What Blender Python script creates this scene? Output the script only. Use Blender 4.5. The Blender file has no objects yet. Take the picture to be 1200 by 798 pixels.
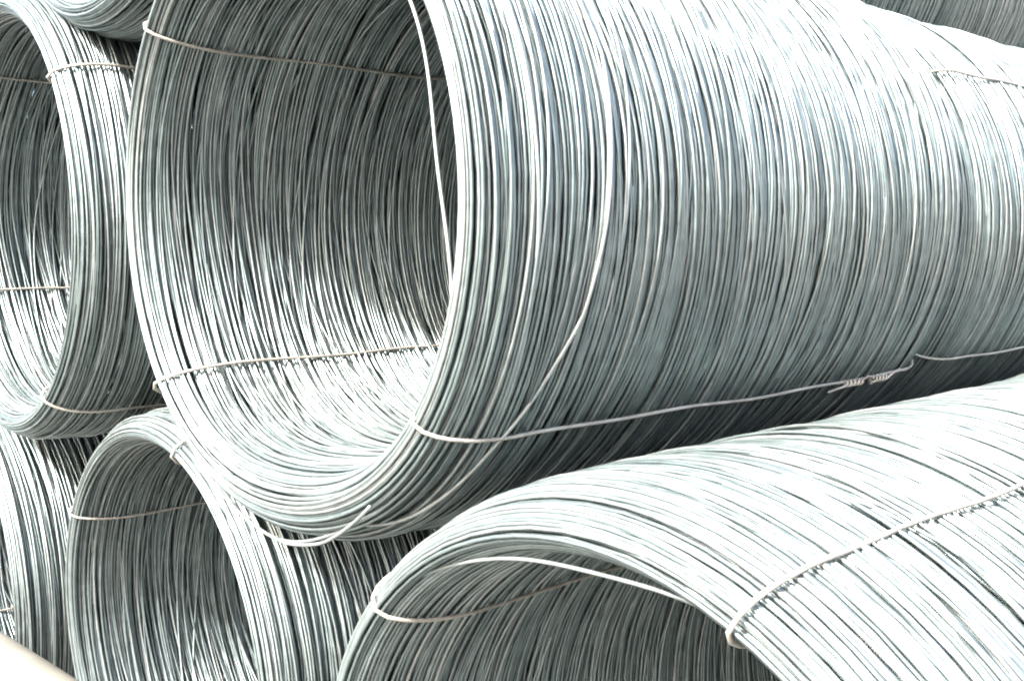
import bpy, math
import numpy as np
from mathutils import Matrix, Vector

scene = bpy.context.scene
S = 0.6                                   # outer radius of a coil in metres
TAU = 2 * math.pi

# ------------------------------------------------------------------ camera
CAM = Vector((2.773 * S, -1.526 * S, 2.41 * S))       # eye height about 1.45 m
Rv = Vector((0.67623352, 0.73554236, -0.04105683))
Uv = Vector((-0.00941724, 0.06435814, 0.99788243))
Fv = Vector((-0.73662714, 0.67441491, -0.05044791))
cd = bpy.data.cameras.new('camera')
cam = bpy.data.objects.new('camera', cd)
scene.collection.objects.link(cam)
M = Matrix((Rv, Uv, -Fv)).transposed().to_4x4()
M.translation = CAM
cam.matrix_world = M
cd.sensor_fit = 'HORIZONTAL'
cd.sensor_width = 36.0
cd.lens = 1266.0 / 1200.0 * 36.0
cd.clip_start = 0.05
cd.clip_end = 3000
scene.camera = cam

# ------------------------------------------------------------------ sky and sun
SUN_DIR = Vector((0.09, -0.70, 0.70)).normalized()     # towards the sun
world = bpy.data.worlds.new('World')
scene.world = world
world.use_nodes = True
nt = world.node_tree
bg = nt.nodes['Background']
sky = nt.nodes.new('ShaderNodeTexSky')
sky.sky_type = 'NISHITA'
sky.sun_disc = False
sky.sun_elevation = math.asin(SUN_DIR.z)
sky.sun_rotation = math.atan2(SUN_DIR.x, SUN_DIR.y)
sky.dust_density = 6.0
sky.air_density = 0.9
sky.ozone_density = 0.6
nt.links.new(sky.outputs[0], bg.inputs[0])
bg.inputs[1].default_value = 0.15

sd = bpy.data.lights.new('sun', 'SUN')
sd.energy = 3.7
sd.angle = math.radians(3.5)
sd.color = (1.0, 0.985, 0.955)
sun = bpy.data.objects.new('sun', sd)
scene.collection.objects.link(sun)
sun.rotation_euler = (-SUN_DIR).to_track_quat('-Z', 'Y').to_euler()
sun.location = (0, -6, 8)

scene.view_settings.view_transform = 'Standard'
scene.view_settings.look = 'None'
scene.view_settings.exposure = 2.78
scene.cycles.filter_width = 2.0
scene.view_settings.gamma = 1.0
scene.view_settings.use_curve_mapping = False

# ------------------------------------------------------------------ materials
def new_mat(name):
    m = bpy.data.materials.new(name)
    m.use_nodes = True
    t = m.node_tree
    return m, t, t.nodes['Principled BSDF']

def mat_wire():
    m, t, p = new_mat('drawn_steel_wire')
    N, L = t.nodes, t.links
    at = N.new('ShaderNodeAttribute'); at.attribute_name = 'tone'
    ramp = N.new('ShaderNodeValToRGB')
    e = ramp.color_ramp.elements
    e[0].position = 0.0; e[0].color = (0.093, 0.121, 0.121, 1)
    e[1].position = 1.0; e[1].color = (0.262, 0.283, 0.275, 1)
    k = ramp.color_ramp.elements.new(0.5); k.color = (0.165, 0.200, 0.198, 1)
    L.new(at.outputs['Fac'], ramp.inputs[0])
    tc = N.new('ShaderNodeTexCoord')
    nz = N.new('ShaderNodeTexNoise'); nz.inputs['Scale'].default_value = 38; nz.inputs['Detail'].default_value = 3
    L.new(tc.outputs['Object'], nz.inputs['Vector'])
    mr = N.new('ShaderNodeMapRange'); mr.inputs[1].default_value = .3; mr.inputs[2].default_value = .7
    mr.inputs[3].default_value = .80; mr.inputs[4].default_value = 1.1
    L.new(nz.outputs['Fac'], mr.inputs[0])
    mx = N.new('ShaderNodeMix'); mx.data_type = 'RGBA'; mx.blend_type = 'MULTIPLY'; mx.inputs[0].default_value = 1
    L.new(ramp.outputs[0], mx.inputs[6]); L.new(mr.outputs[0], mx.inputs[7])
    L.new(mx.outputs[2], p.inputs['Base Color'])
    p.inputs['Metallic'].default_value = 0.75
    n2 = N.new('ShaderNodeTexNoise'); n2.inputs['Scale'].default_value = 90; n2.inputs['Detail'].default_value = 2
    L.new(tc.outputs['Object'], n2.inputs['Vector'])
    m2 = N.new('ShaderNodeMapRange'); m2.inputs[3].default_value = .34; m2.inputs[4].default_value = .54
    L.new(n2.outputs['Fac'], m2.inputs[0]); L.new(m2.outputs[0], p.inputs['Roughness'])
    return m

def mat_tie():
    m, t, p = new_mat('annealed_tie_wire')
    N, L = t.nodes, t.links
    tc = N.new('ShaderNodeTexCoord')
    nz = N.new('ShaderNodeTexNoise'); nz.inputs['Scale'].default_value = 25; nz.inputs['Detail'].default_value = 4
    L.new(tc.outputs['Object'], nz.inputs['Vector'])
    r = N.new('ShaderNodeValToRGB')
    r.color_ramp.elements[0].position = .3; r.color_ramp.elements[0].color = (.19, .175, .15, 1)
    r.color_ramp.elements[1].position = .65; r.color_ramp.elements[1].color = (.31, .295, .26, 1)
    L.new(nz.outputs['Fac'], r.inputs[0]); L.new(r.outputs[0], p.inputs['Base Color'])
    p.inputs['Metallic'].default_value = .35
    p.inputs['Roughness'].default_value = .5
    return m

def mat_cream():
    m, t, p = new_mat('cream_paint')
    N, L = t.nodes, t.links
    tc = N.new('ShaderNodeTexCoord')
    nz = N.new('ShaderNodeTexNoise'); nz.inputs['Scale'].default_value = 9; nz.inputs['Detail'].default_value = 5
    L.new(tc.outputs['Object'], nz.inputs['Vector'])
    r = N.new('ShaderNodeValToRGB')
    r.color_ramp.elements[0].position = .3; r.color_ramp.elements[0].color = (.10, .095, .078, 1)
    r.color_ramp.elements[1].position = .6; r.color_ramp.elements[1].color = (.125, .12, .10, 1)
    L.new(nz.outputs['Fac'], r.inputs[0]); L.new(r.outputs[0], p.inputs['Base Color'])
    p.inputs['Roughness'].default_value = .55
    return m

def mat_ground():
    m, t, p = new_mat('yard_asphalt')
    N, L = t.nodes, t.links
    tc = N.new('ShaderNodeTexCoord')
    nz = N.new('ShaderNodeTexNoise'); nz.inputs['Scale'].default_value = 3; nz.inputs['Detail'].default_value = 8
    L.new(tc.outputs['Object'], nz.inputs['Vector'])
    r = N.new('ShaderNodeValToRGB')
    r.color_ramp.elements[0].position = .3; r.color_ramp.elements[0].color = (.09, .087, .08, 1)
    r.color_ramp.elements[1].position = .7; r.color_ramp.elements[1].color = (.16, .155, .145, 1)
    L.new(nz.outputs['Fac'], r.inputs[0]); L.new(r.outputs[0], p.inputs['Base Color'])
    p.inputs['Roughness'].default_value = .9
    b = N.new('ShaderNodeBump'); b.inputs['Strength'].default_value = .3
    L.new(nz.outputs['Fac'], b.inputs['Height']); L.new(b.outputs[0], p.inputs['Normal'])
    return m

WIRE, TIE, CREAM, GROUND = mat_wire(), mat_tie(), mat_cream(), mat_ground()

# ------------------------------------------------------------------ mesh helpers
class MB:
    """collects quads and makes one mesh of them"""
    def __init__(s):
        s.v, s.q, s.t, s.n = [], [], [], 0
    def add(s, V, Q, tone=.5):
        s.v.append(V); s.q.append(Q + s.n); s.t.append(np.full(len(V), tone, np.float32)); s.n += len(V)
    def mesh(s, name, mat):
        V = np.concatenate(s.v).astype(np.float32); Q = np.concatenate(s.q).astype(np.int32)
        me = bpy.data.meshes.new(name)
        me.vertices.add(len(V)); me.vertices.foreach_set('co', V.ravel())
        me.loops.add(Q.size); me.loops.foreach_set('vertex_index', Q.ravel())
        me.polygons.add(len(Q))
        me.polygons.foreach_set('loop_start', np.arange(0, Q.size, 4, dtype=np.int32))
        me.polygons.foreach_set('loop_total', np.full(len(Q), 4, np.int32))
        me.polygons.foreach_set('use_smooth', np.ones(len(Q), bool))
        a = me.attributes.new('tone', 'FLOAT', 'POINT'); a.data.foreach_set('value', np.concatenate(s.t))
        me.materials.append(mat)
        me.update(); me.validate()
        return me

_grid = {}
def grid_quads(n, k, closed):
    key = (n, k, closed)
    if key not in _grid:
        i = np.arange(n if closed else n - 1)[:, None]; j = np.arange(k)[None, :]
        i2 = (i + 1) % n; j2 = (j + 1) % k
        _grid[key] = np.stack(np.broadcast_arrays(i * k + j, i * k + j2, i2 * k + j2, i2 * k + j), -1).reshape(-1, 4)
    return _grid[key]

def turn_tube(phi, r, y, rad, sides):
    """a closed turn of wire round the coil axis (local Y)"""
    n = len(phi); a = np.arange(sides) / sides * TAU
    rr = r[:, None] + rad * np.cos(a)[None, :]
    V = np.stack([rr * np.cos(phi)[:, None], y[:, None] + rad * np.sin(a)[None, :], rr * np.sin(phi)[:, None]], -1)
    return V.reshape(-1, 3), grid_quads(n, sides, True)

def path_tube(P, rad, sides=8, closed=False, caps=True):
    P = np.asarray(P, float); n = len(P)
    T = np.roll(P, -1, 0) - np.roll(P, 1, 0) if closed else np.gradient(P, axis=0)
    T /= np.linalg.norm(T, axis=1)[:, None]
    up = np.cross(T[0], (0.31, 0.2, 0.93)); up /= np.linalg.norm(up)
    Ns = []
    for t in T:
        up = up - t * (up @ t); up /= np.linalg.norm(up); Ns.append(up)
    Ns = np.array(Ns); Bs = np.cross(T, Ns)
    rad = np.broadcast_to(np.asarray(rad, float), (n,)).copy()
    a = np.arange(sides) / sides * TAU
    if not closed and caps:                 # rounded-off ends
        P = np.concatenate([[P[0] - T[0] * rad[0] * .35], P, [P[-1] + T[-1] * rad[-1] * .35]])
        Ns = np.concatenate([Ns[:1], Ns, Ns[-1:]]); Bs = np.concatenate([Bs[:1], Bs, Bs[-1:]])
        rad = np.concatenate([[rad[0] * .05], rad, [rad[-1] * .05]]); n += 2
    V = P[:, None] + rad[:, None, None] * (np.cos(a)[None, :, None] * Ns[:, None] + np.sin(a)[None, :, None] * Bs[:, None])
    return V.reshape(-1, 3), grid_quads(n, sides, closed)

def smooth(P, n):
    """Catmull-Rom through the points"""
    P = np.asarray(P, float)
    Q = np.concatenate([[2 * P[0] - P[1]], P, [2 * P[-1] - P[-2]]])
    out = []
    m = len(P) - 1
    for u in np.linspace(0, m, n):
        i = min(int(u), m - 1); f = u - i
        a, b, c, d = Q[i:i + 4]
        out.append(.5 * (2 * b + (c - a) * f + (2 * a - 5 * b + 4 * c - d) * f * f + (3 * b - a - 3 * c + d) * f ** 3))
    return np.array(out)

def link(name, data, parent=None, loc=(0, 0, 0)):
    o = bpy.data.objects.new(name, data)
    scene.collection.objects.link(o)
    o.parent = parent
    o.location = loc
    return o

# ------------------------------------------------------------------ coil of wire rod
WR = 0.0051 * S            # wire radius
PITCH = 2.05 * WR
RO, RI = 1.0 * S, 0.835 * S
LEN = 2.37 * S
END_O, END_I = 0.26 * S, 0.28 * S

def profile(inset, step):
    """(y, r) points along the skin of the coil wall, inset by so much; outside, front end, inside, far end"""
    ro, ri = RO - WR - inset, RI + WR + inset
    rc = ri + (ro - ri) * .45                     # the blunt tip lies nearer the inside
    y0, y1 = inset * .9 + WR, LEN - inset * .9 - WR
    eo, ei = END_O - inset * .4, END_I - inset * .4
    q = np.linspace(0, math.pi / 2, 40)
    f_out = [(y0 + eo * (1 - math.sin(t)), rc + (ro - rc) * math.cos(t)) for t in q]
    f_in = [(y0 + ei * (1 - math.cos(t)), rc - (rc - ri) * math.sin(t)) for t in q[1:]]
    b_in = [(y1 - (y - y0) * .62, r) for y, r in f_in[::-1]]
    b_out = [(y1 - (y - y0) * .62, r) for y, r in f_out[::-1]]
    pts = [(y, ro) for y in np.linspace(y1 - eo * .62, y0 + eo, 200)] + f_out + f_in
    pts += [(y, ri) for y in np.linspace(y0 + ei, y1 - ei * .62, 200)[1:]] + b_in[1:] + b_out[1:]
    P = np.array(pts)
    d = np.concatenate([[0], np.cumsum(np.linalg.norm(np.diff(P, axis=0), axis=1))])
    n = int(d[-1] / step)
    s = np.linspace(0, d[-1], n)
    return np.interp(s, d, P[:, 0]), np.interp(s, d, P[:, 1])

def make_windings(seed, hi=True, sag=0.0):
    """all turns of a coil: a list of (y, r, is_skin_outside, vertices, quads, tone)"""
    g = np.random.default_rng(seed)
    # slow lumps shared by neighbouring turns
    L_ = [(g.uniform(1.5, 9) / S, g.integers(1, 5), g.uniform(0, TAU), g.uniform(0, TAU)) for _ in range(9)]
    out = []
    layers = ((0, 1.0, 1.0), (1.45 * WR, 1.02, .95), (3.4 * WR, 1.1, .92), (6.0 * WR, .88, 1.0))
    for k, (inset, st, keep) in enumerate(layers):
        ys, rs = profile(inset, PITCH * st)
        for y, r in zip(ys, rs):
            if g.random() > keep:
                continue
            outside = r > RI + (RO - RI) * .45
            front = y < .10 * S
            if k == 0 and g.random() < .20 and not front:
                continue                                   # missing turn: a dark gap
            seg, sid = ((94, 6) if outside else (84, 5)) if (k == 0 and hi) else ((60, 4) if k < 2 else (36, 4) if k < 3 else (32, 3))
            if not hi and k == 0: seg, sid = 72, 5
            ph = np.arange(seg) / seg * TAU
            w = .34 + .86 * min(1.0, min(y, LEN - y) / (.35 * S))
            wild = 1.0 if g.random() < .72 else g.uniform(1.5, 2.9)
            yy = np.full(seg, y + g.normal(0, .25) * PITCH)
            for m, a in ((1, .0190), (2, .0140), (3, .0058), (4, .0022)):
                yy = yy + w * wild * a * S * g.normal(0, 1) * np.sin(m * ph + g.uniform(0, TAU))
            lim = (.010 + .25 * y / S) * S                 # the tied lip keeps its turns together
            yy = y + lim * np.tanh((yy - y) / lim)
            rr = np.full(seg, r)
            for m, a in ((1, .0040), (2, .0034), (3, .0020)):
                rr = rr + a * S * g.normal(0, 1) * np.sin(m * ph + g.uniform(0, TAU)) * (.45 if front else 1)
            for fy, m, p1, p2 in L_:
                lump = np.sin(fy * yy + p1) * np.sin(m * ph + p2)
                rr = rr + (.0020 if front else .0030) * S * lump
                yy = yy + w * .0045 * S * np.cos(fy * y + p2) * np.sin(m * ph + p1)
            if sag:                                        # turns that have slumped onto the floor of the bore
                dd = (ph - math.radians(-88) + math.pi) % TAU - math.pi
                rr = rr - sag * S * np.exp(-(dd / .62) ** 2) * ((RO - r) / (RO - RI)) ** .8
            V, Q = turn_tube(ph, rr, yy, WR * g.uniform(.93, 1.04), sid)
            out.append((y, r, k == 0 and (outside or front), V, Q, float(np.clip(g.normal(.5, .22), 0, 1))))
    return out

def windings_mesh(name, turns):
    b = MB()
    for t in turns: b.add(t[3], t[4], t[5])
    return b.mesh(name, WIRE)

def tie_path(phi, sag=0.0):
    """loop of tie wire hugging the coil wall at one angle: along the outside, round the end, back along the inside"""
    y, r = profile(-2.7 * WR, .035 * S)
    P = []
    for yy, rr in zip(y[:-1], r[:-1]):
        k = max(0.0, 1 - yy / (.30 * S))              # lifts clear of the bundle where it bends round the lip
        d = np.array((yy - .30 * S, rr - .91 * S)); d /= np.linalg.norm(d)
        yy, rr = yy + d[0] * k * 1.0 * WR, rr + d[1] * k * 1.0 * WR
        u = yy / LEN
        f = phi + sag * math.sin(u * 9 + phi) + .004 * math.sin(u * 23 + 2 * phi)
        P.append((rr * math.cos(f), yy, rr * math.sin(f)))
    return P

def add_tie(root, deg, label=None, **kw):
    b = MB(); V, Q = path_tube(tie_path(math.radians(deg), **kw), .0055 * S, 8, closed=True); b.add(V, Q)
    o = link('tie_wire', b.mesh('tie_wire', TIE), root, (0, 0, S))
    if label: o['label'] = label
    return o

def twist_knot(tie, deg, y, ro=1.016):
    """the twisted ends that close a tie: a hairpin, a wrap of a few turns and two cut tails"""
    b = MB(); f = math.radians(deg)
    e_r = np.array((math.cos(f), 0, math.sin(f))); e_t = np.array((-math.sin(f), 0, math.cos(f))); e_y = np.array((0, 1., 0))
    base = e_r * ro * S + e_y * y
    rad = .0044 * S
    def helix(y0, y1, turns, a0):
        u = np.linspace(0, 1, int(turns * 14) + 2); a = a0 + u * turns * TAU
        return [base + e_y * (y0 + (y1 - y0) * q) + 0.0105 * S * (np.cos(t) * e_r + np.sin(t) * e_t) for q, t in zip(u, a)]
    for y0, y1, a0 in ((-.13 * S, -.02 * S, 0.), (.055 * S, .15 * S, 1.)):
        V, Q = path_tube(helix(y0, y1, 4.2, a0), rad, 6); b.add(V, Q)
    V, Q = path_tube(smooth([base + e_y * -.02 * S + e_t * -.004 * S, base + e_y * .02 * S + e_t * .020 * S, base + e_y * .05 * S + e_t * -.014 * S + e_r * .006 * S, base + e_y * .10 * S + e_t * -.012 * S], 20), rad, 6); b.add(V, Q)
    V, Q = path_tube(smooth([base + e_y * -.13 * S + e_r * .010 * S, base + e_y * -.17 * S + e_t * -.016 * S + e_r * .004 * S, base + e_y * -.215 * S + e_t * -.024 * S + e_r * .004 * S], 12), rad, 6); b.add(V, Q)
    V, Q = path_tube(smooth([base + e_y * .15 * S + e_r * .010 * S, base + e_y * .18 * S + e_t * .024 * S + e_r * .006 * S, base + e_y * .215 * S + e_t * .036 * S + e_r * .006 * S], 12), rad, 6); b.add(V, Q)
    o = link('twist_knot', b.mesh('twist_knot', TIE), tie)
    return o

def loose_turn(root, name, r_of, y_of, label, tone=.8, rad=WR, n=180, arc=None):
    """a turn that strays from the bundle; r and y are functions of the angle in degrees"""
    if arc is None:
        d = np.arange(n) / n * 360.0
    else:
        d = np.linspace(arc[0], arc[1], n)
    P = []
    for a in d:
        f = math.radians(a); r = r_of(a) * S
        P.append((r * math.cos(f), y_of(a) * S, r * math.sin(f)))
    b = MB(); V, Q = path_tube(P, rad, 8, closed=arc is None); b.add(V, Q, tone)
    o = link(name, b.mesh(name, WIRE), root, (0, 0, S))
    o['label'] = label
    return o

def coil_root(label, x, y, z, group='coils in the stack', yaw=0, size=1.0):
    """Empty at the base of the coil's front end; x, y, z are the axis position in coil radii"""
    o = bpy.data.objects.new('wire_coil', None)
    scene.collection.objects.link(o)
    o.empty_display_size = .2
    o.location = (x * S, y * S, z * S - S * size)
    o.scale = (size, 1, size)
    o.rotation_euler = (0, 0, math.radians(yaw))
    o['label'] = label; o['category'] = 'wire coil'; o['group'] = group
    return o

def add_windings(root, mesh, roll):
    o = link('windings', mesh, root, (0, 0, S))
    o.rotation_euler = (0, math.radians(roll), 0)
    o['kind'] = 'stuff'
    return o

def unique_coil(root, seed, sag=0.0):
    """coil close enough to pick its outer turns apart: those are single parts, the rest one mass"""
    T = make_windings(seed, sag=sag)
    skin = [t for t in T if t[2] and t[0] < LEN - .05 * S]
    ids = {id(t) for t in skin[:300]}
    rest = [t for t in T if id(t) not in ids]
    for t in skin[:300]:
        b = MB(); b.add(t[3], t[4], t[5])
        link('wire_turn', b.mesh('wire_turn', WIRE), root, (0, 0, S))
    add_windings(root, windings_mesh('windings', rest), 0)

def bump(a, c, w):
    d = (a - c + 180) % 360 - 180
    return math.exp(-(d / w) ** 2)

ZA = 2.665                                   # height of the middle tier's axes, in coil radii

# ground (below the picture; the bottom tier lies on it)
gm = bpy.data.meshes.new('ground')
gm.from_pydata([(-400, -400, 0), (400, -400, 0), (400, 400, 0), (-400, 400, 0)], [], [(0, 1, 2, 3)])
gm.materials.append(GROUND)
go = link('ground', gm); go['kind'] = 'structure'

# --- the big coil in the middle tier
A = coil_root('largest wire coil in the centre, its round open mouth facing left', 0, .05, ZA)
unique_coil(A, 11, .085)
t = add_tie(A, -39, 'tie wire with a twisted knot along the lower outside', sag=.006)
twist_knot(t, -39.3, 1.93 * S)
add_tie(A, -144); add_tie(A, 136); add_tie(A, 63)
loose_turn(A, 'loose_turn', lambda a: .925 - .135 * bump(a, 2, 26) - .095 * bump(a, 48, 38), lambda a: .045 + .015 * math.sin(math.radians(a)), 'loose turn of wire hanging free across the mouth', .9, WR, 120, (-50, 130))
yk = [(-75, .06), (-55, .12), (-40.7, .185), (-35, .227), (-27, .277), (-19.6, .331), (-7, .372), (8.5, .405), (17.6, .423), (30, .40), (55, .36), (90, .33)]
loose_turn(A, 'loose_turn', lambda a: 1.006 - .09 * bump(a, -80, 16) - .05 * bump(a, 95, 25), lambda a: float(np.interp(a, [q[0] for q in yk], [q[1] for q in yk])) + .0, 'bright stray turn slanting across the outside', 1.0, WR * 1.1, 90, (-75, 90))
loose_turn(A, 'loose_turn', lambda a: .935 + .050 * bump(a, -98, 20), lambda a: .05, 'stray turn sagging below the bottom of the mouth', .9, WR, 180)

ek = [(-140, .91, .03), (-100, .950, .012), (-87, .968, .006), (-75, .968, .0), (-66, .955, -.008), (-57.5, .948, -.016)]
loose_turn(A, 'wire_end', lambda a: float(np.interp(a, [q[0] for q in ek], [q[1] for q in ek])), lambda a: float(np.interp(a, [q[0] for q in ek], [q[2] for q in ek])), 'cut end of the wire sticking out at the bottom of the mouth', .9, WR, 60, (-140, -57.5))

# --- the coil at the bottom right
B = coil_root('wire coil at the bottom right with bright sunlit top', 1.265, -.035, 1.0)
unique_coil(B, 23)
add_tie(B, 135); add_tie(B, 63); add_tie(B, -30); add_tie(B, -120)
loose_turn(B, 'loose_turn', lambda a: .920 - .072 * bump(a, 86, 21) - .040 * bump(a, 112, 18), lambda a: .03, 'loose turn sagging inside the top of the mouth', .8, WR * .9, 90, (40, 150))

# --- the other coils share two windings
W1 = windings_mesh('windings', make_windings(5, hi=False))
W2 = windings_mesh('windings', make_windings(8, hi=False))

C = coil_root('wire coil with dark mouth under the left side of the largest coil', -1.128, .14, 1.08, size=.925)
add_windings(C, W1, 0)
for a in (148, 69, -20, -110): add_tie(C, a)

D = coil_root('wire coil at the left edge with sunlit right wall, above the dark-mouthed coil', -2.225, .02, ZA + .14)
add_windings(D, W2, 140)
for a in (31, -57, 123, -158): add_tie(D, a)

Ec = coil_root('wire coil in the lower left corner behind the cream rail', -3.36, .07, 1.0)
add_windings(Ec, W1, 75)
for a in (80, 170, -150, -75): add_tie(Ec, a)

Fc = coil_root('wire coil at the top left corner, only its bottom showing', -1.15, .08, ZA + 1.74)
add_windings(Fc, W2, 250)
for a in (20, 110, 200, 290): add_tie(Fc, a)

A2 = coil_root('wire coil butted against the far end of the largest coil, at the right edge', 0, 2.44, ZA - .03, size=.98)
add_windings(A2, W2, 35)
for a in (-36.5, 33, 136, -144): add_tie(A2, a)

B2 = coil_root('wire coil behind the bottom right coil, a sliver under the right edge', 1.25, 2.36, 1.0)
add_windings(B2, W1, 190)
for a in (135, 50, -30, -120): add_tie(B2, a)

F2 = coil_root('shaded wire coil behind the top right of the largest coil', -1.15, 2.5, ZA + 1.72)
add_windings(F2, W1, 310)
F3 = coil_root('farthest shaded wire coil in the top right corner', -1.15, 4.92, ZA + 1.72)
add_windings(F3, W2, 60)

# --- cream rail crossing the lower left corner
def guard_rail():
    root = bpy.data.objects.new('guard_rail', None); scene.collection.objects.link(root)
    root.location = (-2.6 * S, -.3 * S, 0)
    root['label'] = 'smooth cream painted rail crossing the lower left corner'; root['category'] = 'rail'
    z = 1.015 * S; r = .15 * S
    b = MB(); V, Q = path_tube([(x * S, 0, z) for x in np.linspace(-3.2, 2.2, 28)], r, 40); b.add(V, Q)
    link('rail', b.mesh('rail', CREAM), root)
    for x in (-1.8, .55):
        b = MB(); V, Q = path_tube([(x * S, 0, q * S) for q in np.linspace(0, .9, 6)], .10 * S, 28, caps=False); b.add(V, Q)
        link('post', b.mesh('post', CREAM), root)
guard_rail()
